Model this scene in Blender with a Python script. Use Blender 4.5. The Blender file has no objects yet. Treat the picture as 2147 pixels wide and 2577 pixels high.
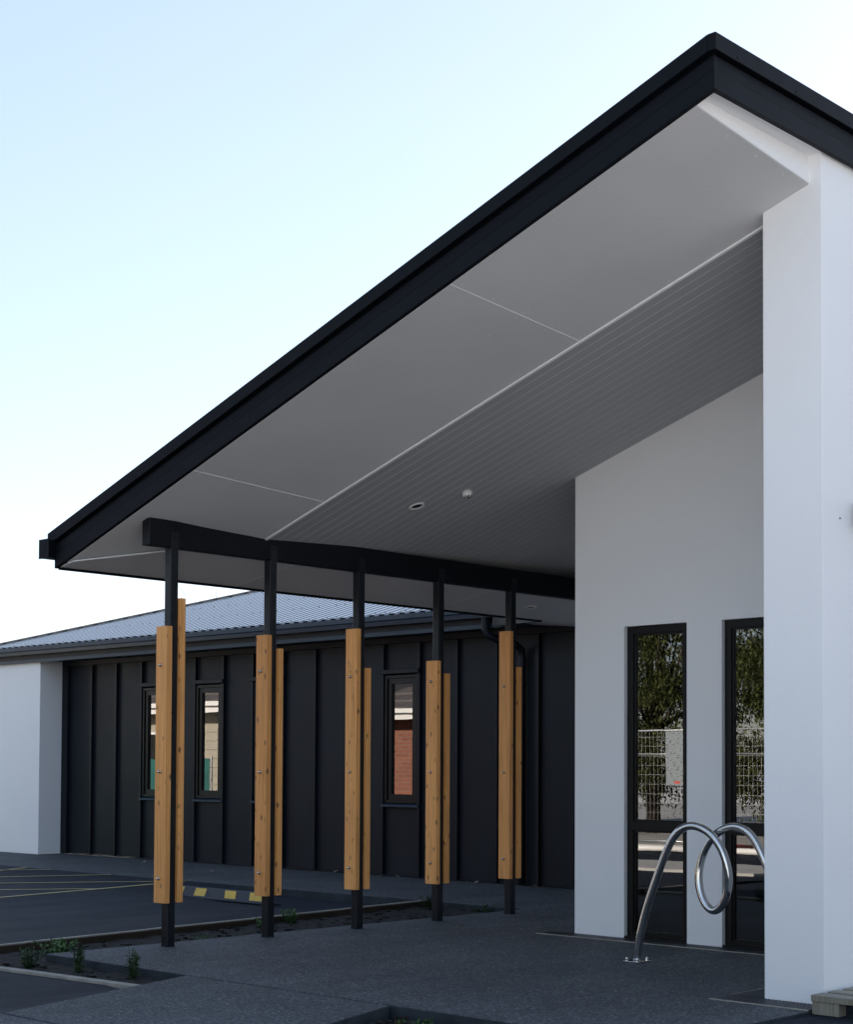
import bpy, bmesh, math, random
from mathutils import Vector, Matrix, noise
random.seed(7)
sc = bpy.context.scene
COL = sc.collection

# ------------------------------------------------------------------ camera, sky, sun, exposure
AZ, PITCH, ROLL = math.radians(43.593), math.radians(2.0009), math.radians(0.2762)
fw = Vector((math.cos(AZ)*math.cos(PITCH), math.sin(AZ)*math.cos(PITCH), math.sin(PITCH)))
rt0 = Vector((math.sin(AZ), -math.cos(AZ), 0))
up0 = rt0.cross(fw)
rt = rt0*math.cos(ROLL) + up0*math.sin(ROLL)
up = -rt0*math.sin(ROLL) + up0*math.cos(ROLL)
cd = bpy.data.cameras.new('camera')
cam = bpy.data.objects.new('camera', cd)
COL.objects.link(cam)
cam.matrix_world = Matrix(((rt.x, up.x, -fw.x, 0), (rt.y, up.y, -fw.y, 0), (rt.z, up.z, -fw.z, 1.25), (0, 0, 0, 1)))
cd.sensor_fit = 'HORIZONTAL'
cd.sensor_width = 36
cd.lens = 4044.78/2147*36
cd.shift_y = (1792.28-1288.5)/2147
cd.clip_start = 0.05
cd.clip_end = 3000
sc.camera = cam

SUN_EL, SUN_AZ = math.radians(21), math.radians(10)      # azimuth measured from +X towards +Y
w = bpy.data.worlds.new('World')
sc.world = w
w.use_nodes = True
nt = w.node_tree
sky = nt.nodes.new('ShaderNodeTexSky')
sky.sky_type = 'NISHITA'
sky.sun_disc = False
sky.sun_elevation = SUN_EL
sky.sun_rotation = math.pi/2 - SUN_AZ
sky.air_density = 1.0
sky.dust_density = 0.3
sky.ozone_density = 2.5
bg = nt.nodes['Background']
bg.inputs['Strength'].default_value = 0.15
hs = nt.nodes.new('ShaderNodeGamma')
hs.inputs['Gamma'].default_value = 0.55
nt.links.new(sky.outputs[0], hs.inputs['Color'])
wb = nt.nodes.new('ShaderNodeMix')
wb.data_type = 'RGBA'
wb.blend_type = 'MULTIPLY'
wb.inputs[0].default_value = 1.0
wb.inputs[7].default_value = (1.0, 0.965, 1.0, 1)
nt.links.new(hs.outputs[0], wb.inputs[6])
nt.links.new(wb.outputs[2], bg.inputs[0])

sl = bpy.data.lights.new('sun', 'SUN')
sl.energy = 5.0
sl.angle = math.radians(0.5)
sl.color = (1.0, 0.87, 0.76)
sun = bpy.data.objects.new('sun', sl)
COL.objects.link(sun)
sd = Vector((math.cos(SUN_EL)*math.cos(SUN_AZ), math.cos(SUN_EL)*math.sin(SUN_AZ), math.sin(SUN_EL)))
sun.rotation_euler = sd.to_track_quat('Z', 'Y').to_euler()
sun.location = (30, 6, 20)
sc.view_settings.view_transform = 'Standard'
sc.view_settings.look = 'None'
sc.view_settings.gamma = 1
sc.view_settings.use_curve_mapping = False
sc.view_settings.exposure = 1.72

# ------------------------------------------------------------------ materials
def mat(name):
    m = bpy.data.materials.new(name)
    m.use_nodes = True
    return m, m.node_tree.nodes, m.node_tree.links, m.node_tree.nodes['Principled BSDF']

def coords(n, l, scale=(1, 1, 1), obj=True, rnd=True):
    mp = n.new('ShaderNodeMapping')
    mp.inputs['Scale'].default_value = scale
    if obj:
        tc = n.new('ShaderNodeTexCoord')
        l.new(tc.outputs['Object'], mp.inputs['Vector'])
    else:
        g = n.new('ShaderNodeNewGeometry')
        l.new(g.outputs['Position'], mp.inputs['Vector'])
    if rnd:
        oi = n.new('ShaderNodeObjectInfo')
        mm = n.new('ShaderNodeMath'); mm.operation = 'MULTIPLY'
        mm.inputs[1].default_value = 37.0
        l.new(oi.outputs['Random'], mm.inputs[0])
        cb = n.new('ShaderNodeCombineXYZ')
        for i in range(3): l.new(mm.outputs[0], cb.inputs[i])
        l.new(cb.outputs[0], mp.inputs['Location'])
    return mp.outputs[0]

def noise_n(n, l, vec, scale, detail=4, rough=0.5, dist=0.0):
    t = n.new('ShaderNodeTexNoise')
    t.inputs['Scale'].default_value = scale
    t.inputs['Detail'].default_value = detail
    t.inputs['Roughness'].default_value = rough
    t.inputs['Distortion'].default_value = dist
    l.new(vec, t.inputs['Vector'])
    return t.outputs['Fac']

def ramp(n, l, fac, stops):
    r = n.new('ShaderNodeValToRGB')
    e = r.color_ramp.elements
    while len(e) > 1: e.remove(e[-1])
    e[0].position = stops[0][0]; e[0].color = (*stops[0][1], 1)
    for p, c in stops[1:]:
        x = e.new(p); x.color = (*c, 1)
    l.new(fac, r.inputs[0])
    return r.outputs[0]

def mix(n, l, fac, a, b, mode='MIX'):
    m = n.new('ShaderNodeMix'); m.data_type = 'RGBA'; m.blend_type = mode
    for k, v in ((0, fac), (6, a), (7, b)):
        if hasattr(v, 'is_output'): l.new(v, m.inputs[k])
        elif k == 0: m.inputs[0].default_value = v
        else: m.inputs[k].default_value = (*v, 1)
    return m.outputs[2]

def bump(n, l, b, h, strength=0.3, dist=0.002):
    k = n.new('ShaderNodeBump')
    k.inputs['Strength'].default_value = strength
    k.inputs['Distance'].default_value = dist
    l.new(h, k.inputs['Height'])
    l.new(k.outputs[0], b.inputs['Normal'])

def paint(name, col, rough=0.5, var=0.12, scale=3.0, bumps=0.0, bscale=150, spec=0.5, metallic=0.0, obj=True):
    m, n, l, b = mat(name)
    v = coords(n, l, obj=obj)
    f = noise_n(n, l, v, scale, 5, 0.6)
    dark = tuple(c*(1-var) for c in col); lite = tuple(min(1, c*(1+var)) for c in col)
    l.new(ramp(n, l, f, [(0.3, dark), (0.7, lite)]), b.inputs['Base Color'])
    f2 = noise_n(n, l, v, scale*4, 4)
    mr = n.new('ShaderNodeMapRange')
    mr.inputs[3].default_value = max(0.02, rough-0.08); mr.inputs[4].default_value = min(1, rough+0.08)
    l.new(f2, mr.inputs[0]); l.new(mr.outputs[0], b.inputs['Roughness'])
    b.inputs['Specular IOR Level'].default_value = spec
    b.inputs['Metallic'].default_value = metallic
    if bumps:
        bump(n, l, b, noise_n(n, l, v, bscale, 3), bumps, 0.002)
    return m

def render_mat():
    m, n, l, b = mat('white_render')
    v = coords(n, l, obj=False, rnd=False)
    f = noise_n(n, l, v, 0.7, 5, 0.6)
    c = ramp(n, l, f, [(0.3, (0.87, 0.872, 0.875)), (0.7, (0.915, 0.917, 0.92))])
    g = noise_n(n, l, v, 260, 3, 0.6)
    c2 = mix(n, l, 0.35, c, ramp(n, l, g, [(0.35, (0.74, 0.74, 0.745)), (0.6, (0.90, 0.90, 0.905))]))
    l.new(c2, b.inputs['Base Color'])
    b.inputs['Roughness'].default_value = 0.85
    b.inputs['Specular IOR Level'].default_value = 0.25
    bump(n, l, b, noise_n(n, l, v, 190, 4, 0.7), 0.35, 0.003)
    return m

def aggregate_mat():
    m, n, l, b = mat('exposed_aggregate')
    v = coords(n, l, obj=False, rnd=False)
    vo = n.new('ShaderNodeTexVoronoi'); vo.inputs['Scale'].default_value = 80
    l.new(v, vo.inputs['Vector'])
    sp = n.new('ShaderNodeSeparateColor'); l.new(vo.outputs['Color'], sp.inputs[0])
    c = ramp(n, l, sp.outputs[0], [(0.0, (0.030, 0.038, 0.046)), (0.45, (0.070, 0.083, 0.095)), (0.75, (0.120, 0.136, 0.148)),
                                   (0.95, (0.17, 0.17, 0.17)), (0.99, (0.32, 0.31, 0.30))])
    c = mix(n, l, ramp(n, l, vo.outputs['Distance'], [(0.25, (0, 0, 0)), (0.75, (0.7, 0.7, 0.7))]), c, (0.05, 0.052, 0.056))
    f = noise_n(n, l, v, 0.9, 6, 0.62)
    st = ramp(n, l, f, [(0.3, (0.72, 0.72, 0.72)), (0.68, (1.12, 1.12, 1.12))])
    c = mix(n, l, 1.0, c, st, 'MULTIPLY')
    f3 = noise_n(n, l, coords(n, l, (0.35, 2.2, 1), False, False), 1.3, 5, 0.6)
    c = mix(n, l, 1.0, c, ramp(n, l, f3, [(0.35, (0.85, 0.85, 0.86)), (0.65, (1.06, 1.06, 1.06))]), 'MULTIPLY')
    l.new(c, b.inputs['Base Color'])
    b.inputs['Roughness'].default_value = 0.75
    b.inputs['Specular IOR Level'].default_value = 0.3
    bump(n, l, b, vo.outputs['Distance'], 0.5, 0.004)
    return m

def asphalt_mat():
    m, n, l, b = mat('asphalt')
    v = coords(n, l, obj=False, rnd=False)
    vo = n.new('ShaderNodeTexVoronoi'); vo.inputs['Scale'].default_value = 130
    l.new(v, vo.inputs['Vector'])
    sp = n.new('ShaderNodeSeparateColor'); l.new(vo.outputs['Color'], sp.inputs[0])
    c = ramp(n, l, sp.outputs[0], [(0, (0.0034, 0.0064, 0.0118)), (0.7, (0.0068, 0.0122, 0.0215)), (0.97, (0.015, 0.022, 0.034))])
    f = noise_n(n, l, coords(n, l, (0.5, 1.6, 1), False, False), 1.1, 6, 0.65)
    c = mix(n, l, 1.0, c, ramp(n, l, f, [(0.3, (0.75, 0.75, 0.76)), (0.7, (1.35, 1.35, 1.36))]), 'MULTIPLY')
    l.new(c, b.inputs['Base Color'])
    b.inputs['Specular IOR Level'].default_value = 0.22
    l.new(ramp(n, l, f, [(0.35, (0.68,)*3), (0.65, (0.85,)*3)]), b.inputs['Roughness'])
    bump(n, l, b, vo.outputs['Distance'], 0.6, 0.004)
    return m

def timber_mat(name='macrocarpa', a=(0.46, 0.19, 0.055), bcol=(0.93, 0.45, 0.145), knots=True, grain=1.0):
    m, n, l, b = mat(name)
    v = coords(n, l, (26, 26, 1.1))
    f = noise_n(n, l, v, 1.6, 7, 0.62, 0.8)
    c = ramp(n, l, f, [(0.28, tuple(x*.72+y*.28 for x, y in zip(bcol, a))), (0.5, bcol), (0.72, tuple(min(1, x*1.12) for x in bcol))])
    v2 = coords(n, l, (60, 60, 0.8))
    f2 = noise_n(n, l, v2, 2.5, 4, 0.6)
    c = mix(n, l, ramp(n, l, f2, [(0.48, (0, 0, 0)), (0.70, (0.7,)*3)]), c, a)
    big = noise_n(n, l, coords(n, l, (6, 6, 1.2)), 1.0, 3)
    c = mix(n, l, 1.0, c, ramp(n, l, big, [(0.3, (0.88, 0.86, 0.84)), (0.7, (1.06, 1.05, 1.04))]), 'MULTIPLY')
    oi = n.new('ShaderNodeObjectInfo')
    c = mix(n, l, 1.0, c, ramp(n, l, oi.outputs['Random'], [(0, (0.84, 0.80, 0.76)), (1, (1.04, 1.04, 1.04))]), 'MULTIPLY')
    if knots:
        vk = coords(n, l, (19, 19, 10))
        vo = n.new('ShaderNodeTexVoronoi'); vo.inputs['Scale'].default_value = 1.0
        l.new(vk, vo.inputs['Vector'])
        nz = noise_n(n, l, coords(n, l, (40, 40, 16)), 1.0, 3)
        ad = n.new('ShaderNodeMath'); ad.operation = 'MULTIPLY_ADD'
        ad.inputs[1].default_value = 0.16
        l.new(nz, ad.inputs[0]); l.new(vo.outputs['Distance'], ad.inputs[2])
        sp = n.new('ShaderNodeSeparateColor'); l.new(vo.outputs['Color'], sp.inputs[0])
        kn = n.new('ShaderNodeMath'); kn.operation = 'MULTIPLY'
        l.new(ramp(n, l, sp.outputs[0], [(0.5, (0, 0, 0)), (0.8, (1, 1, 1))]), kn.inputs[0])
        l.new(ramp(n, l, ad.outputs[0], [(0.17, (0.95,)*3), (0.25, (0.55,)*3), (0.36, (0, 0, 0))]), kn.inputs[1])
        c = mix(n, l, kn.outputs[0], c, (0.11, 0.045, 0.02))
    l.new(c, b.inputs['Base Color'])
    b.inputs['Roughness'].default_value = 0.55
    bump(n, l, b, f, 0.12, 0.001)
    return m

def glass_mat():
    m, n, l, b = mat('window_glass')
    n.remove(b)
    out = n['Material Output']
    tr = n.new('ShaderNodeBsdfTransparent'); tr.inputs[0].default_value = (0.75, 0.8, 0.8, 1)
    gl = n.new('ShaderNodeBsdfGlossy'); gl.inputs['Roughness'].default_value = 0.004
    gl.inputs[0].default_value = (0.95, 0.97, 0.97, 1)
    v = coords(n, l, obj=False, rnd=False)
    bp = n.new('ShaderNodeBump'); bp.inputs['Strength'].default_value = 0.02; bp.inputs['Distance'].default_value = 0.01
    l.new(noise_n(n, l, v, 2.2, 2), bp.inputs['Height'])
    l.new(bp.outputs[0], gl.inputs['Normal'])
    fr = n.new('ShaderNodeFresnel'); fr.inputs[0].default_value = 2.5
    mx = n.new('ShaderNodeMixShader')
    l.new(fr.outputs[0], mx.inputs[0]); l.new(tr.outputs[0], mx.inputs[1]); l.new(gl.outputs[0], mx.inputs[2])
    l.new(mx.outputs[0], out.inputs[0])
    return m

def soil_mat():
    m, n, l, b = mat('dark_soil')
    v = coords(n, l, obj=False, rnd=False)
    f = noise_n(n, l, v, 38, 6, 0.7)
    c = ramp(n, l, f, [(0.3, (0.004, 0.0038, 0.0036)), (0.6, (0.014, 0.012, 0.011)), (0.75, (0.032, 0.027, 0.024)), (0.84, (0.07, 0.062, 0.055))])
    l.new(c, b.inputs['Base Color'])
    b.inputs['Roughness'].default_value = 0.95
    bump(n, l, b, f, 0.9, 0.02)
    return m

def leaf_mat(name, c0, c1, c2):
    m, n, l, b = mat(name)
    v = coords(n, l)
    f = noise_n(n, l, v, 9, 3)
    l.new(ramp(n, l, f, [(0.3, c0), (0.55, c1), (0.75, c2)]), b.inputs['Base Color'])
    b.inputs['Roughness'].default_value = 0.6
    b.inputs['Specular IOR Level'].default_value = 0.35
    return m

def brick_mat():
    m, n, l, b = mat('red_brick')
    br = n.new('ShaderNodeTexBrick')
    br.inputs['Scale'].default_value = 2.3
    br.inputs['Row Height'].default_value = 0.2
    br.inputs['Mortar Size'].default_value = 0.016
    br.inputs['Color1'].default_value = (0.20, 0.070, 0.042, 1)
    br.inputs['Color2'].default_value = (0.27, 0.10, 0.062, 1)
    br.inputs['Mortar'].default_value = (0.20, 0.15, 0.12, 1)
    tc = n.new('ShaderNodeTexCoord'); sx = n.new('ShaderNodeSeparateXYZ'); cx = n.new('ShaderNodeCombineXYZ')
    l.new(tc.outputs['Object'], sx.inputs[0]); l.new(sx.outputs[1], cx.inputs[0]); l.new(sx.outputs[2], cx.inputs[1]); l.new(cx.outputs[0], br.inputs[0])
    l.new(br.outputs[0], b.inputs['Base Color'])
    b.inputs['Roughness'].default_value = 0.85
    return m

def sign_mat():
    m, n, l, b = mat('printed_notice')
    v = coords(n, l, (1, 14, 1), True, False)
    f = noise_n(n, l, coords(n, l, (1, 16, 60), True, False), 1.0, 3)
    l.new(ramp(n, l, f, [(0.36, (0.08, 0.09, 0.10)), (0.45, (0.24, 0.28, 0.30))]), b.inputs['Base Color'])
    return m

WHITE = render_mat()
AGG = aggregate_mat()
ASPH = asphalt_mat()
TIMB = timber_mat()
PALE = timber_mat('weathered_pine', (0.13, 0.12, 0.09), (0.25, 0.235, 0.19), False)
EDGE = timber_mat('edging_timber', (0.016, 0.012, 0.009), (0.038, 0.027, 0.019), False)
GLASS = glass_mat()
SOIL = soil_mat()
DARK = paint('dark_blue_grey_paint', (0.004, 0.0053, 0.008), 0.45, 0.2, 4, 0.05, spec=0.22)
POSTM = paint('dark_post_paint', (0.006, 0.0085, 0.0125), 0.36, 0.25, 3, 0.05, spec=0.38)
FASC = paint('black_fascia_metal', (0.0022, 0.0032, 0.006), 0.55, 0.15, 2, 0.03, spec=0.12)
CLAD = paint('charcoal_cladding', (0.0100, 0.0132, 0.0185), 0.44, 0.25, 1.2, 0.10, 60, spec=0.18)
BATT = paint('charcoal_batten', (0.0068, 0.0094, 0.0140), 0.42, 0.2, 2, 0.05, spec=0.22)
GUTT = paint('slate_gutter', (0.019, 0.035, 0.055), 0.34, 0.12, 2, 0.03, spec=0.3)
ROOFM = paint('dark_roof_metal', (0.012, 0.018, 0.03), 0.10, 0.05, 2, 0.0, spec=1.0)
ROOFM.node_tree.nodes['Principled BSDF'].inputs['IOR'].default_value = 2.2
ALU = paint('charcoal_aluminium', (0.0042, 0.0046, 0.0056), 0.38, 0.12, 3, spec=0.28)
SOFF = paint('grey_soffit_paint', (0.62, 0.622, 0.626), 0.75, 0.05, 0.8, 0.05, 300, obj=False)
BOARD = paint('grey_ceiling_board', (0.44, 0.443, 0.448), 0.6, 0.04, 1.0, 0.03, 200)
STRIP = paint('white_joint_strip', (0.86, 0.86, 0.86), 0.45, 0.02, 2)
GROOVE = paint('light_groove', (0.88, 0.88, 0.88), 0.6, 0.03, 2, obj=False)
WPLAST = paint('white_plastic', (0.80, 0.80, 0.79), 0.4, 0.03, 8)
BLACKP = paint('black_lens', (0.01, 0.01, 0.011), 0.15, 0.1, 8)
STEEL = paint('polished_stainless', (0.60, 0.61, 0.62), 0.11, 0.05, 6, metallic=1.0)
BRASS = paint('stainless_bolt', (0.62, 0.58, 0.53), 0.2, 0.05, 6, metallic=1.0)
YEL = paint('yellow_line_paint', (0.34, 0.29, 0.13), 0.7, 0.3, 14, 0.1, 80, obj=False)
YELR = paint('yellow_reflector', (0.62, 0.40, 0.035), 0.35, 0.12, 12)
RUB = paint('black_rubber', (0.018, 0.024, 0.034), 0.55, 0.25, 8, 0.1)
GRATE = paint('dark_grate_metal', (0.030, 0.034, 0.042), 0.4, 0.2, 10)
GALV = paint('galvanised_steel', (0.55, 0.56, 0.57), 0.35, 0.1, 6, metallic=0.7)
CONC = paint('pale_concrete', (0.42, 0.41, 0.39), 0.85, 0.1, 2, 0.1, 90, obj=False)
EDGEC = paint('pale_edging_board', (0.30, 0.28, 0.24), 0.8, 0.25, 9, 0.2, 60, obj=False)
BOUNCE = paint('pale_bounce_ground', (0.70, 0.70, 0.68), 0.9, 0.2, 1.5, 0.4, 60, obj=False)  # unseen surrounding ground, made pale so sunlight bounces into the shade
KERB = paint('formed_concrete_face', (0.034, 0.041, 0.048), 0.85, 0.3, 5, 0.3, 40, obj=False, spec=0.2)
CREAM = paint('cream_weatherboard', (0.36, 0.33, 0.26), 0.6, 0.06, 1, obj=False)
WPAINT = paint('white_paint', (0.80, 0.79, 0.76), 0.5, 0.03, 1)
TILE = paint('grey_roof_tile', (0.10, 0.09, 0.085), 0.7, 0.3, 5, 0.3, 30)
TEAL = paint('teal_shade_cloth', (0.015, 0.11, 0.10), 0.8, 0.3, 2)
REDP = paint('red_plastic', (0.55, 0.09, 0.05), 0.4, 0.1, 4)
BRICK = brick_mat()
SIGN = sign_mat()
INT = paint('interior_wall', (0.20, 0.21, 0.22), 0.8, 0.1, 1)
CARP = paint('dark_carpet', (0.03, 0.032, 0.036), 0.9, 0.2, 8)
LEAFD = leaf_mat('dark_leaf', (0.012, 0.030, 0.010), (0.030, 0.062, 0.018), (0.07, 0.11, 0.035))
LEAFG = leaf_mat('fresh_leaf', (0.025, 0.07, 0.018), (0.05, 0.13, 0.03), (0.10, 0.20, 0.06))
LEAFT = leaf_mat('tree_leaf', (0.022, 0.034, 0.010), (0.065, 0.080, 0.020), (0.13, 0.135, 0.04))
LEAFB = leaf_mat('brown_leaf', (0.05, 0.02, 0.012), (0.10, 0.045, 0.025), (0.16, 0.08, 0.045))
BARK = paint('bark', (0.06, 0.045, 0.035), 0.9, 0.3, 12, 0.5, 40)
DRY = paint('dry_leaf', (0.30, 0.25, 0.19), 0.8, 0.3, 20)

# ------------------------------------------------------------------ mesh helpers
class MB:
    def __init__(s): s.v = []; s.f = []
    def poly(s, pts):
        i = len(s.v); s.v += [tuple(p) for p in pts]; s.f.append(tuple(range(i, i+len(pts))))
    def hexa(s, p):          # 8 points: bottom 4 (ccw from above), top 4
        i = len(s.v); s.v += [tuple(q) for q in p]
        for f in ((3, 2, 1, 0), (4, 5, 6, 7), (0, 1, 5, 4), (1, 2, 6, 5), (2, 3, 7, 6), (3, 0, 4, 7)):
            s.f.append(tuple(i+k for k in f))
        return s
    def box(s, x0, x1, y0, y1, z0, z1):
        return s.hexa([(x0, y0, z0), (x1, y0, z0), (x1, y1, z0), (x0, y1, z0), (x0, y0, z1), (x1, y0, z1), (x1, y1, z1), (x0, y1, z1)])
    def prism(s, pts, z0, z1):     # pts ccw
        n = len(pts); i = len(s.v)
        s.v += [(x, y, z0) for x, y in pts] + [(x, y, z1) for x, y in pts]
        s.f.append(tuple(i+k for k in reversed(range(n)))); s.f.append(tuple(i+n+k for k in range(n)))
        for k in range(n):
            j = (k+1) % n; s.f.append((i+k, i+j, i+n+j, i+n+k))
        return s
    def sweep(s, prof, a, b, fa=None, fb=None, cap=True):   # profile points -> 3D by functions, between two stations
        n = len(prof); i = len(s.v)
        s.v += [fa(p) for p in prof] + [fb(p) for p in prof]
        for k in range(n):
            j = (k+1) % n; s.f.append((i+k, i+j, i+n+j, i+n+k))
        if cap:
            s.f.append(tuple(i+k for k in reversed(range(n)))); s.f.append(tuple(i+n+k for k in range(n)))
        return s
    def tube(s, path, r, seg=10, cap=True, rr=None):
        path = [Vector(p) for p in path]; i0 = len(s.v)
        t = (path[1]-path[0]).normalized()
        nrm = t.orthogonal().normalized()
        for k, p in enumerate(path):
            a = path[max(0, k-1)]; b = path[min(len(path)-1, k+1)]
            t2 = (b-a).normalized()
            nrm = (nrm - t2*nrm.dot(t2)).normalized()
            bi = t2.cross(nrm)
            rad = rr[k] if rr else r
            for q in range(seg):
                an = 2*math.pi*q/seg
                s.v.append(tuple(p + nrm*math.cos(an)*rad + bi*math.sin(an)*rad))
        for k in range(len(path)-1):
            for q in range(seg):
                q2 = (q+1) % seg
                s.f.append((i0+k*seg+q, i0+k*seg+q2, i0+(k+1)*seg+q2, i0+(k+1)*seg+q))
        if cap:
            s.f.append(tuple(i0+q for q in reversed(range(seg))))
            s.f.append(tuple(i0+(len(path)-1)*seg+q for q in range(seg)))
        return s
    def mesh(s, name, m, smooth=False, fix=True):
        me = bpy.data.meshes.new(name)
        me.from_pydata(s.v, [], s.f)
        if fix:
            bm = bmesh.new(); bm.from_mesh(me)
            bmesh.ops.recalc_face_normals(bm, faces=bm.faces); bm.to_mesh(me); bm.free()
        me.materials.append(m)
        if smooth:
            for p in me.polygons: p.use_smooth = True
        me.update()
        return me

def link(name, me, parent=None, loc=None):
    o = bpy.data.objects.new(name, me)
    COL.objects.link(o)
    if loc: o.location = loc
    if parent: o.parent = parent
    return o

def obj(name, b, m, parent=None, smooth=False, bev=0, loc=None, fix=True):
    o = link(name, b.mesh(name, m, smooth, fix), parent, loc)
    if bev:
        k = o.modifiers.new('bevel', 'BEVEL'); k.width = bev; k.segments = 2; k.limit_method = 'ANGLE'
    return o

def tag(o, label, cat, group=None):
    o['label'] = label; o['category'] = cat
    if group: o['group'] = group
    return o

def thing(name, label, cat, loc=(0, 0, 0), group=None):
    o = bpy.data.objects.new(name, None); COL.objects.link(o); o.location = loc
    o.empty_display_size = 0.2
    return tag(o, label, cat, group)

def struct(name, b, m, parent=None, **k):
    o = obj(name, b, m, parent, **k)
    if m is AGG:
        o.data.materials.append(KERB)
        for p in o.data.polygons:
            if abs(p.normal.z) < 0.5: p.material_index = 1
    if not parent: o['kind'] = 'structure'
    return o

def box(*a): return MB().box(*a)

# ------------------------------------------------------------------ ground, asphalt, paving
struct('ground', MB().prism([(-600, -600), (600, -600), (600, 600), (-600, 600)], -0.6, -0.20), BOUNCE)

def ledge(x): return 9.945 + (x-6.1)*0.121           # line of the timber edging
def smooth(t): t = max(0, min(1, t)); return t*t*(3-2*t)
def car_z(x, y): return -0.004 - 0.085*smooth((14.1-y)/1.7)*smooth((x-9.2)/1.2)
cp = MB(); NX, NY = 60, 60
for j in range(NY+1):
    for i in range(NX+1):
        x = -14 + (11.085+14)*(i/NX)**0.6
        y = ledge(x)+0.02 + (60-ledge(x))*(j/NY)**2.2
        cp.v.append((x, y, car_z(x, y)))
for j in range(NY):
    for i in range(NX):
        a = j*(NX+1)+i; cp.f.append((a, a+1, a+NX+2, a+NX+1))
car_park = struct('car_park', cp, ASPH, smooth=True)

def line_strip(p, q, wdt=0.075):
    p, q = Vector(p), Vector(q); d = (q-p).normalized(); s = Vector((-d.y, d.x))*wdt/2
    b = MB(); N = 24
    for k in range(N+1):
        c = p + (q-p)*k/N
        for sg in (1, -1):
            e = c+s*sg
            b.v.append((e.x, e.y, car_z(e.x, e.y)+0.005))
    for k in range(N): b.f.append((2*k, 2*k+1, 2*k+3, 2*k+2))
    return b
def ext(p, q, k): return (p[0]-(q[0]-p[0])*k, p[1]-(q[1]-p[1])*k)
for p, q, k in (((8.371, 13.595), (11.07, 14.165), 1.2), ((9.389, 15.252), (11.07, 14.15), 0.9), ((9.916, 16.11), (11.07, 15.61), 0.0),
                ((10.55, 17.22), (11.075, 16.85), 0.0), ((10.5, 17.085), (11.07, 17.39), 1.5), ((8.891, 14.443), (9.70, 13.88), 0.0)):
    if k == 0.0: k = 0.6
    obj('painted_line', line_strip(ext(p, q, k), q), YEL, car_park, fix=False)

struct('driveway', MB().prism([(-8, 3.03), (5.53, 7.60), (5.60, 8.0), (5.42, 9.88), (-8, 8.26)], -0.15, -0.03), ASPH)
struct('side_driveway', MB().prism([(5.2, -20), (40, -20), (40, 4.33), (6.05, 4.33), (6.05, 3.4), (5.2, 3.4)], -0.19, -0.016), ASPH)

# exposed-aggregate paving
slab = struct('entrance_paving', MB().prism([(6.07, 4.345), (9.45, 4.345), (13.3, 4.345), (13.3, 10.45), (11.06, 10.45), (11.06, 9.31), (6.07, 9.29)], -0.16, 0.0), AGG, bev=0.006)
struct('footpath', MB().prism([(11.09, 10.458), (13.3, 10.458), (13.3, 60), (11.09, 60)], -0.16, 0.0), AGG, bev=0.006)
def pe(x, c): return c + (x-6.064)*0.333
struct('garden_path', MB().prism([(4.474, pe(4.474, 6.02)), (6.054, 6.02), (6.054, 7.750), (4.474, pe(4.474, 7.752))], -0.16, 0.0), AGG, bev=0.006)
struct('garden_path', MB().prism([(-3, pe(-3, 6.02)), (4.460, pe(4.460, 6.02)), (4.460, pe(4.460, 7.752)), (-3, pe(-3, 7.752))], -0.16, 0.0), AGG, bev=0.006)
# sunlit concrete strip away to the left, mirrored in the tall windows
struct('concrete_path', MB().prism([(1.3, 10.0), (2.9, 10.0), (2.9, 22.0), (1.3, 22.0)], -0.1, 0.03), CONC)

def soil(name, x0, x1, y0, y1, z, nx, ny, inside):
    b = MB()
    for j in range(ny+1):
        for i in range(nx+1):
            x = x0+(x1-x0)*i/nx; y = y0+(y1-y0)*j/ny
            h = noise.fractal(Vector((x*9, y*9, 1.7)), 0.7, 2.1, 4)*0.014
            b.v.append((x, y, z+h))
    for j in range(ny):
        for i in range(nx):
            cx = x0+(x1-x0)*(i+.5)/nx; cy = y0+(y1-y0)*(j+.5)/ny
            if inside(cx, cy):
                a = j*(nx+1)+i; b.f.append((a, a+1, a+nx+2, a+nx+1))
    return struct(name, b, SOIL, smooth=True, fix=False)
soil('garden_soil', 5.3, 11.1, 7.3, 10.6, -0.050, 260, 150, lambda x, y: y < ledge(x)+0.03 and (x < 6.12 or y > 9.2))
soil('garden_soil', 2.5, 6.12, 3.4, 6.1, -0.13, 130, 100, lambda x, y: y < pe(x, 6.02)+0.06)

e = MB()
for k in range(6):
    xa, xb = 4.0+k*1.18, 4.0+(k+1)*1.18-0.004
    xb = min(xb, 11.07)
    e.hexa([(xa, ledge(xa)-.022, -.17), (xb, ledge(xb)-.022, -.17), (xb, ledge(xb)+.018, -.17), (xa, ledge(xa)+.018, -.17),
            (xa, ledge(xa)-.022, -.002), (xb, ledge(xb)-.022, -.004), (xb, ledge(xb)+.018, -.004), (xa, ledge(xa)+.018, -.002)])
tag(obj('timber_edging', e, EDGE, bev=0.003), 'brown timber edging board between the garden strip and the car park asphalt', 'edging')
tc_ = MB()
for k in range(6):
    xa, xb = 4.0+k*1.18, min(4.0+(k+1)*1.18, 11.07)
    tc_.hexa([(xa, ledge(xa)-.010, -.001), (xb, ledge(xb)-.010, -.003), (xb, ledge(xb)+.034, -.003), (xa, ledge(xa)+.034, -.001),
              (xa, ledge(xa)-.010, .006), (xb, ledge(xb)-.010, .004), (xb, ledge(xb)+.034, .004), (xa, ledge(xa)+.034, .006)])
tag(obj('concrete_haunch', tc_, EDGEC), 'thin pale line of concrete along the top of the timber edging', 'edging')
e = MB()
pts = [(5.668, 7.66), (5.60, 8.55), (5.552, 9.05), (5.49, 9.87)]
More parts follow.
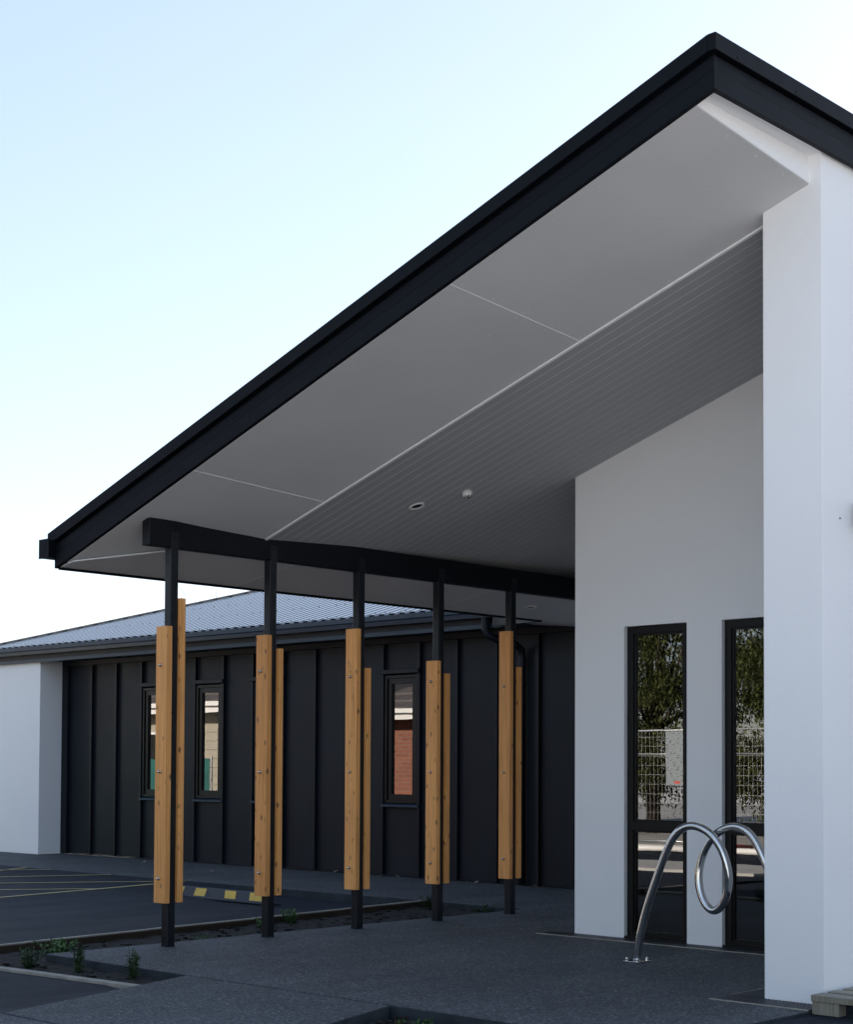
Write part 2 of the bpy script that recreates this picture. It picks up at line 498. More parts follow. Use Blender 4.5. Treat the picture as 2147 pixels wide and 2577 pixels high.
for (xa, ya), (xb, yb) in zip(pts, pts[1:]):
    e.hexa([(xa-.065, ya, -.15), (xa, ya, -.15), (xb, yb-.004, -.15), (xb-.065, yb-.004, -.15), (xa-.065, ya, -.012), (xa, ya, -.012), (xb, yb-.004, -.012), (xb-.065, yb-.004, -.012)])
tag(obj('edging_board', e, EDGEC, bev=0.004), 'pale edging board between the planted bed and the near asphalt', 'edging')

# ------------------------------------------------------------------ entrance building
B = thing('entrance_building', 'white rendered building with a tall sloping roof over its entry and dark fascia', 'building', (9.6, 6.0, 0))
B.location = (0, 0, 0)
RX1 = 21.0                                        # far end, out of sight; length set to keep the foreground in shade

def wall_x(x0, x1, ys, zt, holes, zlist):
    """wall facing -X between ys with rectangular holes (y0,y1,z0,z1)"""
    b = MB()
    Y = sorted(set([ys[0], ys[1]] + [h[0] for h in holes] + [h[1] for h in holes]))
    for ya, yb in zip(Y, Y[1:]):
        hh = [h for h in holes if h[0] <= ya+1e-6 and h[1] >= yb-1e-6]
        segs = []
        if hh:
            h = hh[0]
            if h[2] > 0.001: segs.append((0, 0, h[2], h[2]))
            segs.append((h[3], h[3], zt(ya), zt(yb)))
        else: segs.append((0, 0, zt(ya), zt(yb)))
        for za, zb, zc, zd in segs:
            for x in (x0, x1): b.poly([(x, ya, za), (x, yb, zb), (x, yb, zd), (x, ya, zc)])
    for h in holes:
        for y in (h[0], h[1]): b.poly([(x0, y, h[2]), (x1, y, h[2]), (x1, y, h[3]), (x0, y, h[3])])
        b.poly([(x0, h[0], h[3]), (x1, h[0], h[3]), (x1, h[1], h[3]), (x0, h[1], h[3])])
        if h[2] > 0.001: b.poly([(x0, h[0], h[2]), (x1, h[0], h[2]), (x1, h[1], h[2]), (x0, h[1], h[2])])
    for y in ys: b.poly([(x0, y, 0), (x1, y, 0), (x1, y, zt(y)), (x0, y, zt(y))])
    bm_ = b
    return bm_

def barge_z(y): return 2.70 + 0.3327*(9.966-y)
def wl_z(y): return 2.957 + 0.3205*(9.017-y)
WLX = 7.78
def ceil_z(x, y): return wl_z(y) + 0.045*(x-WLX)
XW = 9.666
holes = [(6.6154, 7.173, 0.0, 2.313), (5.762, 6.3195, 0.0, 2.313)]
obj('window_wall', wall_x(XW, XW+0.24, (4.70, 7.636), lambda y: ceil_z(XW, y)+0.06, holes, None), WHITE, B)
obj('return_wall', MB().box(XW+0.242, 13.3, 7.48, 7.636, 0, 3.5), WHITE, B)
obj('corner_pier', MB().box(7.67, RX1, 4.377, 4.743, 0, 4.625), WHITE, B, bev=0.004)

# two tall windows
def tall_window(y0, y1):
    W = obj('tall_window', MB().box(XW+0.035, XW+0.095, y0+0.003, y0+0.055, 0.004, 2.31).box(XW+0.035, XW+0.095, y1-0.055, y1-0.003, 0.004, 2.31)
            .box(XW+0.036, XW+0.094, y0+0.055, y1-0.055, 2.255, 2.309).box(XW+0.036, XW+0.094, y0+0.055, y1-0.055, 0.005, 0.05)
            .box(XW+0.034, XW+0.096, y0+0.055, y1-0.055, 0.802, 0.869), ALU, B, bev=0.002)
    for za, zb in ((0.862, 2.262), (0.045, 0.81)):
        ya, yb, k = y0+0.045, y1-0.045, 0.005
        obj('glass_pane', MB().hexa([(XW+.072+k, ya, za), (XW+.076+k, ya, za), (XW+.076-k, yb, za), (XW+.072-k, yb, za),
                                     (XW+.072+k, ya, zb), (XW+.076+k, ya, zb), (XW+.076-k, yb, zb), (XW+.072-k, yb, zb)]), GLASS, W)
    for za, zb in ((0.869, 2.255), (0.05, 0.802)):
        bd = MB()
        bd.box(XW+0.048, XW+0.064, y0+0.055, y0+0.067, za, zb).box(XW+0.048, XW+0.064, y1-0.067, y1-0.055, za, zb)
        bd.box(XW+0.0485, XW+0.0635, y0+0.067, y1-0.067, zb-0.012, zb).box(XW+0.0485, XW+0.0635, y0+0.067, y1-0.067, za, za+0.012)
        obj('glazing_bead', bd, ALU, W)
    obj('window_sill', MB().box(XW-0.004, XW+0.034, y0+0.004, y1-0.004, 0.003, 0.022), ALU, W)
tall_window(6.6154, 7.173)
tall_window(5.762, 6.3195)
# room behind the tall windows
rm = MB()
rm.poly([(XW+.25, 4.75, .006), (13, 4.75, .006), (13, 7.47, .006), (XW+.25, 7.47, .006)])
obj('room_floor', rm, CARP, B)
rm = MB()
rm.poly([(13, 4.75, 0), (13, 7.47, 0), (13, 7.47, 3), (13, 4.75, 3)])
rm.poly([(XW+.25, 7.47, 0), (13, 7.47, 0), (13, 7.47, 3), (XW+.25, 7.47, 3)])
rm.poly([(XW+.25, 4.75, 0), (13, 4.75, 0), (13, 4.75, 3), (XW+.25, 4.75, 3)])
rm.poly([(XW+.25, 4.75, 2.75), (13, 4.75, 2.75), (13, 7.47, 2.75), (XW+.25, 7.47, 2.75)])
obj('room_wall', rm, INT, B)
obj('room_partition', MB().box(10.3, 10.38, 6.9, 7.47, 0.01, 2.7).box(10.9, 11.0, 5.9, 6.1, 0.01, 2.7), INT, B)

# roof: deck, barge and fascia, soffits, boarded ceiling
R = obj('roof', MB().hexa([(6.60, 4.36, barge_z(4.36)+.19), (RX1, 4.36, barge_z(4.36)+.19), (RX1, 10.02, barge_z(10.02)+.19), (6.60, 10.02, barge_z(10.02)+.19),
                           (6.56, 4.31, barge_z(4.31)+.255), (RX1, 4.31, barge_z(4.31)+.255), (RX1, 10.06, barge_z(10.06)+.235), (6.56, 10.06, barge_z(10.06)+.235)]), FASC, B)
def sloped(x0, x1, y0, y1, a, c, zf=barge_z):
    return MB().hexa([(x0, y0, zf(y0)+a), (x1, y0, zf(y0)+a), (x1, y1, zf(y1)+a), (x0, y1, zf(y1)+a),
                      (x0, y0, zf(y0)+c), (x1, y0, zf(y0)+c), (x1, y1, zf(y1)+c), (x0, y1, zf(y1)+c)])
zt = 4.575
YF = 4.331
obj('barge_board', sloped(6.566, 6.596, YF-.002, 9.995, 0.0, 0.098), FASC, R, bev=0.002)
obj('barge_board', sloped(6.572, 6.597, YF+.004, 9.99, 0.102, 0.172), FASC, R, bev=0.002)
obj('barge_shadow_board', sloped(6.583, 6.599, YF+.014, 9.99, 0.172, 0.19), FASC, R)
obj('barge_flashing', sloped(6.545, 6.59, YF+.0255, 10.06, 0.1925, 0.2785), FASC, R, bev=0.003)
obj('fascia_board', MB().box(6.598, RX1, YF, YF+.03, zt, zt+.098), FASC, R, bev=0.002)
obj('fascia_board', MB().box(6.598, RX1, YF+.006, YF+.031, zt+.102, zt+.172), FASC, R, bev=0.002)
obj('fascia_shadow_board', MB().box(6.6, RX1, YF+.018, YF+.033, zt+.172, zt+.19), FASC, R)
obj('fascia_flashing', MB().box(6.5455, RX1, YF-.022, YF+.025, zt+.184, zt+.270), FASC, R, bev=0.003)
sc_b = MB()
for k in range(14):
    x = 6.75+k*.55
    sc_b.tube([(x, YF-.022, zt+.205), (x, YF-.025, zt+.205)], .005, 6)
for k in range(10):
    y = 4.6+k*.55
    sc_b.tube([(6.545, y, barge_z(y)+.205), (6.542, y, barge_z(y)+.205)], .005, 6)
o = obj('flashing_screws', sc_b, DARK, R); o['kind'] = 'stuff'
# high side: soffit strip and white bulkhead
obj('high_soffit', MB().hexa([(6.6, YF+.03, 4.583), (RX1, YF+.03, 4.628), (RX1, 4.47, 4.628), (6.6, 4.47, 4.583),
                              (6.6, YF+.03, 4.593), (RX1, YF+.03, 4.638), (RX1, 4.47, 4.638), (6.6, 4.47, 4.593)]), WHITE, R)
def p1z(x, y):
    t = (x-6.57)/(WLX-6.57)
    return (1-t)*barge_z(y) + t*wl_z(y)
bk = MB()
bk.poly([(6.6, 4.452, p1z(6.6, 4.452)+.004), (7.68, 4.452, p1z(7.68, 4.452)+.004), (7.68, 4.452, 4.64), (6.6, 4.452, 4.60)])
bk.poly([(6.6, 4.462, p1z(6.6, 4.452)+.004), (7.68, 4.462, p1z(7.68, 4.452)+.004), (7.68, 4.462, 4.64), (6.6, 4.462, 4.60)])
obj('bulkhead', bk, WHITE, R)

def panel(name, pts, m, parent, th=0.009):
    b = MB(); n = len(pts)
    b.v = [tuple(p) for p in pts] + [(p[0], p[1], p[2]+th) for p in pts]
    b.f = [tuple(range(n)), tuple(n+k for k in reversed(range(n)))] + [(k, (k+1) % n, n+(k+1) % n, n+k) for k in range(n)]
    return obj(name, b, m, parent)
def q1(x, y): return (x, y, p1z(x, y))
J1, J2 = 6.11, 8.42
G = 0.004
# barge-side soffit panels (edge against the eave soffit is a mitre)
M1a, M1b = (6.60, 9.884), (7.62, 9.206)
panel('soffit_panel', [q1(6.598, 4.455), q1(WLX-.012, 4.455), q1(WLX-.012, J1-G), q1(6.598, J1-G)], SOFF, R)
panel('soffit_panel', [q1(6.598, J1+G), q1(WLX-.012, J1+G), q1(WLX-.012, J2-G), q1(6.598, J2-G)], SOFF, R)
panel('soffit_panel', [q1(6.598, J2+G), q1(WLX-.012, J2+G), q1(WLX-.012, 9.17), q1(7.66, 9.18), q1(*M1b), q1(*M1a)], SOFF, R)
for j in (J1, J2):
    s = MB().hexa([(6.6, j-G, p1z(6.6, j)-.0015), (WLX-.012, j-G, p1z(WLX, j)-.0015), (WLX-.012, j+G, p1z(WLX, j)-.0015), (6.6, j+G, p1z(6.6, j)-.0015),
                   (6.6, j-G, p1z(6.6, j)+.006), (WLX-.012, j-G, p1z(WLX, j)+.006), (WLX-.012, j+G, p1z(WLX, j)+.006), (6.6, j+G, p1z(6.6, j)+.006)])
    obj('joint_strip', s, STRIP, R)
wlb = MB().hexa([(WLX-.012, 4.5, wl_z(4.5)-.010), (WLX+.010, 4.5, wl_z(4.5)-.010), (WLX+.010, 9.056, wl_z(9.056)-.010), (WLX-.012, 9.056, wl_z(9.056)-.010),
                 (WLX-.012, 4.5, wl_z(4.5)+.02), (WLX+.010, 4.5, wl_z(4.5)+.02), (WLX+.010, 9.056, wl_z(9.056)+.02), (WLX-.012, 9.056, wl_z(9.056)+.02)])
obj('joint_strip', wlb, STRIP, R)
fx = MB()
for j in (4.49, J1-.03, J1+.03, J2-.03, J2+.03):
    for k in range(5):
        x_ = 6.66+k*.27
        fx.tube([(x_, j, p1z(x_, j)+.001), (x_, j, p1z(x_, j)-.0015)], .0045, 6)
for k in range(14):
    y_ = 4.8+k*.31
    for x_ in (6.66, 7.2, 7.74): fx.tube([(x_, y_, p1z(x_, y_)+.001), (x_, y_, p1z(x_, y_)-.0015)], .004, 6)
o = obj('fixing_heads', fx, STRIP, R); o['kind'] = 'stuff'
# eave soffit beyond the beam
EY = 9.966
def p2z(y): return 2.70 + 0.1685*(EY-y)
def q2(x, y): return (x, y, p2z(y))
def m2(x): return 9.892-(x-6.521)
panel('soffit_panel', [q2(6.60, 9.80), q2(7.30, 9.11), q2(8.238, 9.11), q2(8.238, EY), q2(6.60, EY)], SOFF, R)
panel('soffit_panel', [q2(8.244, 9.11), q2(10.594, 9.11), q2(10.594, EY), q2(8.244, EY)], SOFF, R)
panel('soffit_panel', [q2(10.600, 9.11), q2(13.30, 9.11), q2(13.30, EY), q2(10.600, EY)], SOFF, R)
for x in (8.241, 10.597):
    obj('joint_strip', MB().hexa([(x-.003, 9.11, p2z(9.11)-.0012), (x+.003, 9.11, p2z(9.11)-.0012), (x+.003, EY, p2z(EY)-.0012), (x-.003, EY, p2z(EY)-.0012),
                                  (x-.003, 9.11, p2z(9.11)+.005), (x+.003, 9.11, p2z(9.11)+.005), (x+.003, EY, p2z(EY)+.005), (x-.003, EY, p2z(EY)+.005)]), STRIP, R)
mt = MB()
a, b_ = q2(6.60, 9.80), q2(7.30, 9.11); c_, d_ = q1(*M1b), q1(*M1a)
mt.poly([(a[0], a[1], a[2]-.006), (b_[0], b_[1], b_[2]-.006), (c_[0], c_[1], c_[2]+.002), (d_[0], d_[1], d_[2]+.002)])
mt.poly([(a[0], a[1]+.01, a[2]-.006), (b_[0], b_[1]+.01, b_[2]-.006), (b_[0], b_[1], b_[2]-.006), (a[0], a[1], a[2]-.006)])
obj('mitre_trim', mt, STRIP, R)
obj('eave_fascia', MB().box(6.598, 12.1, EY+.001, EY+.03, 2.683, 2.86), FASC, R, bev=0.002)
gut = MB()
gp = [(0, 0), (.118, 0), (.122, .01), (.122, .125), (.112, .13), (.112, .012), (.008, .01), (.008, .13), (0, .13)]
gut.sweep(gp, 0, 0, lambda p: (6.52, EY+.032+p[0], 2.768+p[1]), lambda p: (12.1, EY+.032+p[0], 2.768+p[1]))
gut.box(6.514, 6.5195, EY+.03, EY+.156, 2.764, 2.905)
obj('eave_gutter', gut, FASC, R)
lk = MB().hexa([(12.1, EY+.002, 2.70), (13.3, EY+.002, 2.70), (13.3, 11.1, 2.80), (12.75, 11.1, 2.80), (12.1, EY+.002, 2.71), (13.3, EY+.002, 2.71), (13.3, 11.1, 2.81), (12.75, 11.1, 2.81)])
obj('link_soffit', lk, SOFF, R)
obj('gap_board', MB().hexa([(12.08, 10.0, 2.69), (12.13, 10.0, 2.69), (12.74, 11.13, 2.75), (12.69, 11.13, 2.75), (12.08, 10.0, 3.1), (12.13, 10.0, 3.1), (12.74, 11.13, 3.1), (12.69, 11.13, 3.1)]), BATT, R)  # dark board added to block sky showing through the gap between the eaves

# boarded ceiling: each board shares one mesh
BW, PIT = 0.0970, 0.1035
bmh = MB()
ya, yb = 4.45, 9.50
for x0, x1, z0, z1 in ((0, BW, 0, .009),):
    bmh.hexa([(x0, ya, wl_z(ya)+z0), (x1, ya, wl_z(ya)+z0+.045*x1), (x1, yb, wl_z(yb)+z0+.045*x1), (x0, yb, wl_z(yb)+z0),
              (x0, ya, wl_z(ya)+z1), (x1, ya, wl_z(ya)+z1+.045*x1), (x1, yb, wl_z(yb)+z1+.045*x1), (x0, yb, wl_z(yb)+z1)])
bme = bmh.mesh('ceiling_board', BOARD)
ceiling = obj('boarded_ceiling', MB().hexa([(WLX+.01, ya, ceil_z(WLX, ya)+.0016), (13.3, ya, ceil_z(13.3, ya)+.0016), (13.3, yb, ceil_z(13.3, yb)+.0016), (WLX+.01, yb, ceil_z(WLX, yb)+.0016),
                                            (WLX+.01, ya, ceil_z(WLX, ya)+.012), (13.3, ya, ceil_z(13.3, ya)+.012), (13.3, yb, ceil_z(13.3, yb)+.012), (WLX+.01, yb, ceil_z(WLX, yb)+.012)]), GROOVE, B)
x = WLX+.0125
while x < 13.2:
    o = link('ceiling_board', bme, ceiling, (x, 0, .045*(x-WLX)))
    x += PIT

# beam with the cleats over each post
YP = 9.0575
beam = obj('canopy_beam', MB().box(6.719, 13.3, YP, YP+.09, 2.796, 2.984), DARK, B, bev=0.003)
for i in range(5):
    xi = 6.9017+.9175*i
    obj('cleat_plate', MB().box(xi+.002, xi+.066, YP-.006, YP-.0005, 2.78, 2.90), POSTM, beam, bev=0.0015)
    obj('cleat_bolt', MB().tube([(xi+.03, YP-.0062, 2.868), (xi+.03, YP-.016, 2.868)], .009, 6), POSTM, beam)

# body behind, never seen except as shade
obj('rear_wall', MB().box(13.32, RX1, 4.76, 10.0, 0, 2.85), WHITE, B)
obj('far_wall', MB().box(RX1-.2, RX1+.1, 4.377, 10.0, 0, 4.5), WHITE, B)

# ------------------------------------------------------------------ posts with cedar boards
AT = [2.238, 2.234, 2.341, 2.138, 2.442]
BT = [2.440, 2.138, 2.038, 2.037, 2.136]
PL = ['dark steel canopy post with two timber boards, nearest the garden bed corner, leftmost of five',
      'dark steel canopy post with timber boards, second from the left, beside the wheel stop end',
      'dark steel canopy post with timber boards, middle one of the row of five',
      'dark steel canopy post with timber boards, fourth from the left, its front board the shortest',
      'dark steel canopy post with timber boards, rightmost of five, its front board the tallest']
PW = .0682
for i in range(5):
    xi = 6.9017+.9175*i
    T = thing('canopy_post', PL[i], 'post', (xi, YP, 0), 'posts under the entry canopy')
    obj('steel_post', MB().box(0, PW, 0, PW, 0.0, 2.7955), POSTM, T, bev=0.005)
    obj('base_plate', MB().box(-.004, PW+.004, -.004, PW+.004, 0.0005, 0.004), POSTM, T)
    obj('screw', MB().tube([(-.0005, .03, 2.69), (-.004, .03, 2.69)], .006, 8), DARK, T)
    for nm, xa, top, bot in (('front', -.0455, AT[i], .305), ('back', PW+.0005, BT[i], .306)):
        bb = MB().box(0, .045, 0, .125, bot, top)
        bo = obj('timber_board', bb, TIMB, T, bev=0.0025, loc=(xa, -.028, 0))
        for z in (1.965, 1.22, .476):
            if nm == 'front':
                d = MB().tube([(-.001, .0625, z), (-.010, .0625, z)], .0125, 10)
                d.tube([(-.010, .0625, z), (-.020, .0625, z), (-.0245, .0625, z), (-.027, .0625, z)], 1, 12, rr=[.0095, .0092, .0065, .002])
                obj('dome_bolt', d, BRASS, bo, smooth=True)

# ------------------------------------------------------------------ clad wing with metal roof
Wg = thing('clad_wing', 'low charcoal panelled wing with metal hip roof, slate gutter and white end wall', 'building')
XK = 13.267
BY = [19.167-0.5862*k for k in range(16)]
edges = [19.86] + BY
WIN = {2: 'a', 4: 'b', 6: 'c', 10: 'd'}           # bay after batten index k
bays = list(zip(edges, edges[1:]))
pmesh = {}
for k, (yt, yb_) in enumerate(bays):
    if k-1 in WIN and k-1 >= 0:
        for z0, z1 in ((0.02, .80), (2.40, 2.71)):
            obj('cladding_panel', MB().box(XK, XK+.02, yb_+.002, yt-.002, z0, z1), CLAD, Wg)
    else:
        obj('cladding_panel', MB().box(XK, XK+.02, yb_+.002, yt-.002, .02, 2.71), CLAD, Wg)
bat = MB().box(-.045, -.0005, -.021, .021, 0.018, 2.695).mesh('batten', BATT)
for y in BY: link('batten', bat, Wg, (XK, y, 0))
obj('corner_trim', MB().box(XK-.05, XK-.001, 19.74, 19.882, .01, 2.70), BATT, Wg)
obj('frieze_board', MB().box(XK-.052, XK+.02, 9.9, 19.884, 2.7, 2.765), BATT, Wg, bev=.002)
obj('base_trim', MB().box(XK-.012, XK+.02, 9.9, 19.884, .004, .018), BATT, Wg)
obj('wing_core', MB().box(XK+.45, 21.0, 10.05, 21.2, 0, 2.9), CLAD, Wg)  # unseen body of the wing, put in for its shadow
obj('white_end_wall', MB().box(12.85, 21.05, 19.886, 21.3, 0.0, 2.772), WHITE, Wg, bev=.003)
for k, idn in WIN.items():
    yt, yb_ = BY[k]-.03, BY[k+1]+.03
    z0, z1 = .852, 2.33
    Wd = obj('window', MB().box(XK-.03, XK+.03, yb_, yb_+.035, z0, z1).box(XK-.03, XK+.03, yt-.035, yt, z0, z1)
             .box(XK-.029, XK+.03, yb_+.035, yt-.035, z1-.035, z1).box(XK-.029, XK+.03, yb_+.035, yt-.035, z0, z0+.03), ALU, Wg, bev=.002)
    ya_, yc_ = yb_+.035, yt-.035
    obj('sash', MB().box(XK-.012, XK+.028, ya_, ya_+.06, z0+.03, z1-.035).box(XK-.012, XK+.028, yc_-.06, yc_, z0+.03, z1-.035)
        .box(XK-.0115, XK+.028, ya_+.06, yc_-.06, z1-.10, z1-.035).box(XK-.0115, XK+.028, ya_+.06, yc_-.06, z0+.03, z0+.10), ALU, Wd, bev=.002)
    obj('glass_pane', MB().box(XK+.016, XK+.02, ya_+.05, yc_-.05, z0+.09, z1-.09), GLASS, Wd)
    obj('dark_backing', MB().box(XK+.40, XK+.41, yb_-.2, yt+.2, .5, 2.6), CARP, Wd)  # dark sheet standing in for the unlit room behind the glass
    obj('head_flashing', MB().box(XK-.075, XK+.01, yb_-.055, yt+.055, 2.345, 2.395), BATT, Wd, bev=.003)
    obj('window_sill', MB().hexa([(XK-.062, yb_-.04, .803), (XK+.01, yb_-.055, .803), (XK+.01, yt+.055, .803), (XK-.062, yt+.04, .803),
                             (XK-.062, yb_-.04, .828), (XK+.01, yb_-.055, .853), (XK+.01, yt+.055, .853), (XK-.062, yt+.04, .828)]), GUTT, Wd, bev=.003)
# eave
XG = 12.68
YC = 21.7
obj('eave_fascia', MB().box(XG+.122, XG+.15, 10.9, YC-.1, 2.745, 2.94), BATT, Wg)
obj('eave_soffit', MB().box(XG+.15, XK+.02, 10.9, YC-.1, 2.768, 2.778), GUTT, Wg)
obj('fascia_drip', MB().box(XG+.108, XG+.1215, 10.9, YC-.1, 2.742, 2.79), GUTT, Wg, bev=.003)
g2 = MB()
prof = [(.02, 0), (.12, 0), (.12, .10), (.114, .10), (.114, .008), (.024, .008), (.018, .05), (.006, .062), (.006, .104), (.014, .106), (.014, .112), (0, .112), (0, .06), (.012, .045)]
g2.sweep(prof, 0, 0, lambda p: (XG+p[0], 11.14, 2.85+p[1]), lambda p: (XG+p[0], YC-.04, 2.85+p[1]))
g2.box(XG+.006, XG+.119, 11.134, 11.1395, 2.852, 2.955)
obj('gutter', g2, GUTT, Wg)
dp = MB()
dp.tube([(12.75, 11.28, 2.86), (12.75, 11.28, 2.72), (12.76, 11.26, 2.67), (12.85, 11.20, 2.62), (13.1, 11.16, 2.58), (13.19, 11.15, 2.53), (13.20, 11.15, 2.45), (13.20, 11.15, .02)], .04, 14)
obj('downpipe', dp, BATT, Wg, smooth=True)
obj('pipe_collar', MB().tube([(12.75, 11.28, 2.85), (12.75, 11.28, 2.72)], .046, 14), BATT, Wg)
obj('pipe_collar', MB().tube([(13.2, 11.15, 2.42), (13.2, 11.15, 2.36)], .046, 14), BATT, Wg)
# roof sheets, profiled
PR, ZR = 0.308, 2.965
X0r, XR = XG+.06, XG+.06+4.5
def roof_z(x): return ZR+PR*(x-X0r)
RP = .16
prof = [(0, 0), (.008, .022), (.084, .022), (.094, 0), (.16, 0)]
Rf = obj('roof', MB().hexa([(X0r+.02, 10.02, roof_z(X0r)-.06), (XR, 10.02, roof_z(XR)-.06), (XR, YC-4.5, roof_z(XR)-.06), (X0r+.02, YC-.02, roof_z(X0r)-.06),
                            (X0r+.02, 10.02, roof_z(X0r)-.012), (XR, 10.02, roof_z(XR)-.012), (XR, YC-4.5, roof_z(XR)-.012), (X0r+.02, YC-.02, roof_z(X0r)-.012)]), ROOFM, Wg)
y = YC-.02
per = 5
scr = MB()
while y > 10.05:
    s = MB(); st = []
    for r in range(per):
        for (u, h) in prof[:-1]: st.append((y-r*RP-u, h))
    st.append((y-per*RP, 0))
    st = [q for q in st if q[0] > 10.02]
    for (yy, h) in st:
        xe = min(XR, X0r + (YC-yy))
        s.v.append((X0r, yy, roof_z(X0r)+h)); s.v.append((xe, yy, roof_z(xe)+h))
    for q in range(len(st)-1): s.f.append((2*q, 2*q+2, 2*q+3, 2*q+1))
    if s.f: obj('roof_sheet', s, ROOFM, Rf, fix=False)
    for r in range(per):
        yy = y-r*RP-.046
        for xs in (.06, .95, 1.85, 2.75, 3.65):
            if yy > 10.1 and X0r+xs < min(XR, X0r+(YC-yy))-.1 and r % 2 == 0:
                z = roof_z(X0r+xs)+.022
                scr.tube([(X0r+xs, yy, z), (X0r+xs-.003, yy, z+.008)], .006, 6)
    y -= per*RP
o = obj('roof_screws', scr, DARK, Rf); o['kind'] = 'stuff'
obj('far_slope', MB().hexa([(XR, YC-4.5, roof_z(XR)-.03), (XR+4.4, YC, ZR-.03), (XR+4.4, 10.02, ZR-.03), (XR, 10.02, roof_z(XR)-.03),
                            (XR, YC-4.5, roof_z(XR)), (XR+4.4, YC, ZR), (XR+4.4, 10.02, ZR), (XR, 10.02, roof_z(XR))]), ROOFM, Rf)
he = MB()
he.poly([(X0r, YC, ZR), (XR, YC-4.5, roof_z(XR)), (XR+4.4, YC, ZR)])
obj('end_slope', he, ROOFM, Rf)
hc = MB()
for sg in (1, -1):
    a = Vector((X0r, YC, ZR+.034)); b_ = Vector((XR, YC-4.5, roof_z(XR)+.034)); s = Vector((sg*.05, sg*.05, -.012 if sg > 0 else -.004))
    hc.poly([a, b_, b_+s, a+s])
obj('hip_cap', hc, GUTT, Rf)

# ------------------------------------------------------------------ ceiling fittings
def downlight(x, y, z, nrm, label, r=.062):
    T = thing('downlight', label, 'downlight', (x, y, z))
    d = Vector(nrm).normalized()
    T.rotation_euler = d.to_track_quat('Z', 'Y').to_euler()
    ring = MB(); N = 28
    for k in range(N):
        an = 2*math.pi*k/N; c, s = math.cos(an), math.sin(an)
        for rr_, zz in ((r, .0), (r, .004), (r*.9, .009), (r*.68, .006), (r*.66, -.02)): ring.v.append((rr_*c, rr_*s, zz))
    for k in range(N):
        for q in range(4):
            a = k*5+q; b2 = ((k+1) % N)*5+q; ring.f.append((a, b2, b2+1, a+1))
    obj('trim_ring', ring, WPLAST, T, smooth=True)
    ln = MB(); ln.poly([(r*.67*math.cos(2*math.pi*k/N), r*.67*math.sin(2*math.pi*k/N), .001) for k in range(N)])
    obj('lens', ln, BLACKP, T)
cn = (.045, -.3205, -1)
downlight(8.628, 8.325, ceil_z(8.628, 8.325)-.001, cn, 'round recessed downlight with dark lens in the boarded ceiling')
downlight(11.50, 9.612, p2z(9.612)-.001, (0, -.1685, -1), 'round recessed downlight in the plain soffit behind the beam')
T = thing('motion_sensor', 'small white round sensor mounted under the boarded ceiling', 'sensor', (8.864, 8.035, ceil_z(8.864, 8.035)))
T.rotation_euler = Vector(cn).normalized().to_track_quat('Z', 'Y').to_euler()
obj('housing', MB().tube([(0, 0, 0), (0, 0, .03), (0, 0, .04), (0, 0, .044)], 1, 24, rr=[.040, .039, .033, .024]), WPLAST, T, smooth=True)
sb = MB()
for k in range(8):
    an = 2*math.pi*k/8
    sb.tube([(.034*math.cos(an), .034*math.sin(an), .036), (.024*math.cos(an), .024*math.sin(an), .046)], .004, 5)
obj('vent_slot', sb, BLACKP, T)
obj('lens', MB().tube([(0, 0, .043), (0, 0, .047)], .012, 16), BLACKP, T)

T = thing('wall_light', 'dark up-and-down wall light on the white pier at the right edge', 'wall light', (7.99, 4.377, 2.655))
obj('lamp_body', MB().tube([(.045, -.06, -.068), (.045, -.06, .068)], .045, 24), DARK, T, smooth=False, bev=.002)
obj('bracket', MB().box(.02, .07, -.03, -.001, -.04, .04), DARK, T)
T = thing('wall_plug', 'tiny dark fixing hole plug in the white pier face', 'plug', (7.852, 4.377, 2.621))
obj('plug_head', MB().tube([(0, -.0005, 0), (0, -.004, 0)], .005, 8), DARK, T)

# ------------------------------------------------------------------ bike rack
pts = [(6.256, 0.008), (6.247, 0.092), (6.218, 0.224), (6.182, 0.344), (6.132, 0.476), (6.082, 0.596), (6.032, 0.71), (5.983, 0.799), (5.933, 0.856), (5.878, 0.887), (5.816, 0.896), (5.754, 0.881),
       (5.693, 0.849), (5.639, 0.794), (5.599, 0.727), (5.573, 0.643), (5.567, 0.564), (5.581, 0.484), (5.611, 0.42), (5.650, 0.379), (5.692, 0.365)]
cy = 5.692
path = [(a, b) for a, b in pts] + [(2*cy-a, b) for a, b in reversed(pts[:-1])]
def cr(p0, p1, p2, p3, t):
    return 0.5*((2*p1)+(-p0+p2)*t+(2*p0-5*p1+4*p2-p3)*t*t+(-p0+3*p1-3*p2+p3)*t**3)
raw = []
N = len(path)
for k, (a, b) in enumerate(path):
    t = k/(N-1)
    raw.append(Vector((8.61+.075*smooth((t-.22)/.56)-.0375, a, b)))
fine = []
for k in range(N-1):
    p0, p1, p2, p3 = raw[max(0, k-1)], raw[k], raw[k+1], raw[min(N-1, k+2)]
    for q in range(4): fine.append(cr(p0, p1, p2, p3, q/4))
fine.append(raw[-1])
for _ in range(3):
    fine = [fine[0]] + [(fine[k-1]+fine[k]*2+fine[k+1])/4 for k in range(1, len(fine)-1)] + [fine[-1]]
T = thing('bike_rack', 'polished stainless tube bike rack curled into a loop beside the tall windows', 'bike rack', (0, 0, 0))
obj('tube', MB().tube(fine, .0255, 24), STEEL, T, smooth=True)
for f in (fine[0], fine[-1]):
    pl = obj('base_plate', MB().box(f.x-.075, f.x+.075, f.y-.06, f.y+.06, .001, .009), STEEL, T, bev=.002)
    for sx in (-1, 1):
        for sy in (-1, 1):
            obj('anchor_bolt', MB().tube([(f.x+sx*.052, f.y+sy*.042, .009), (f.x+sx*.052, f.y+sy*.042, .02), (f.x+sx*.052, f.y+sy*.042, .03)], 1, 8, rr=[.011, .011, .006]), BRASS, pl)

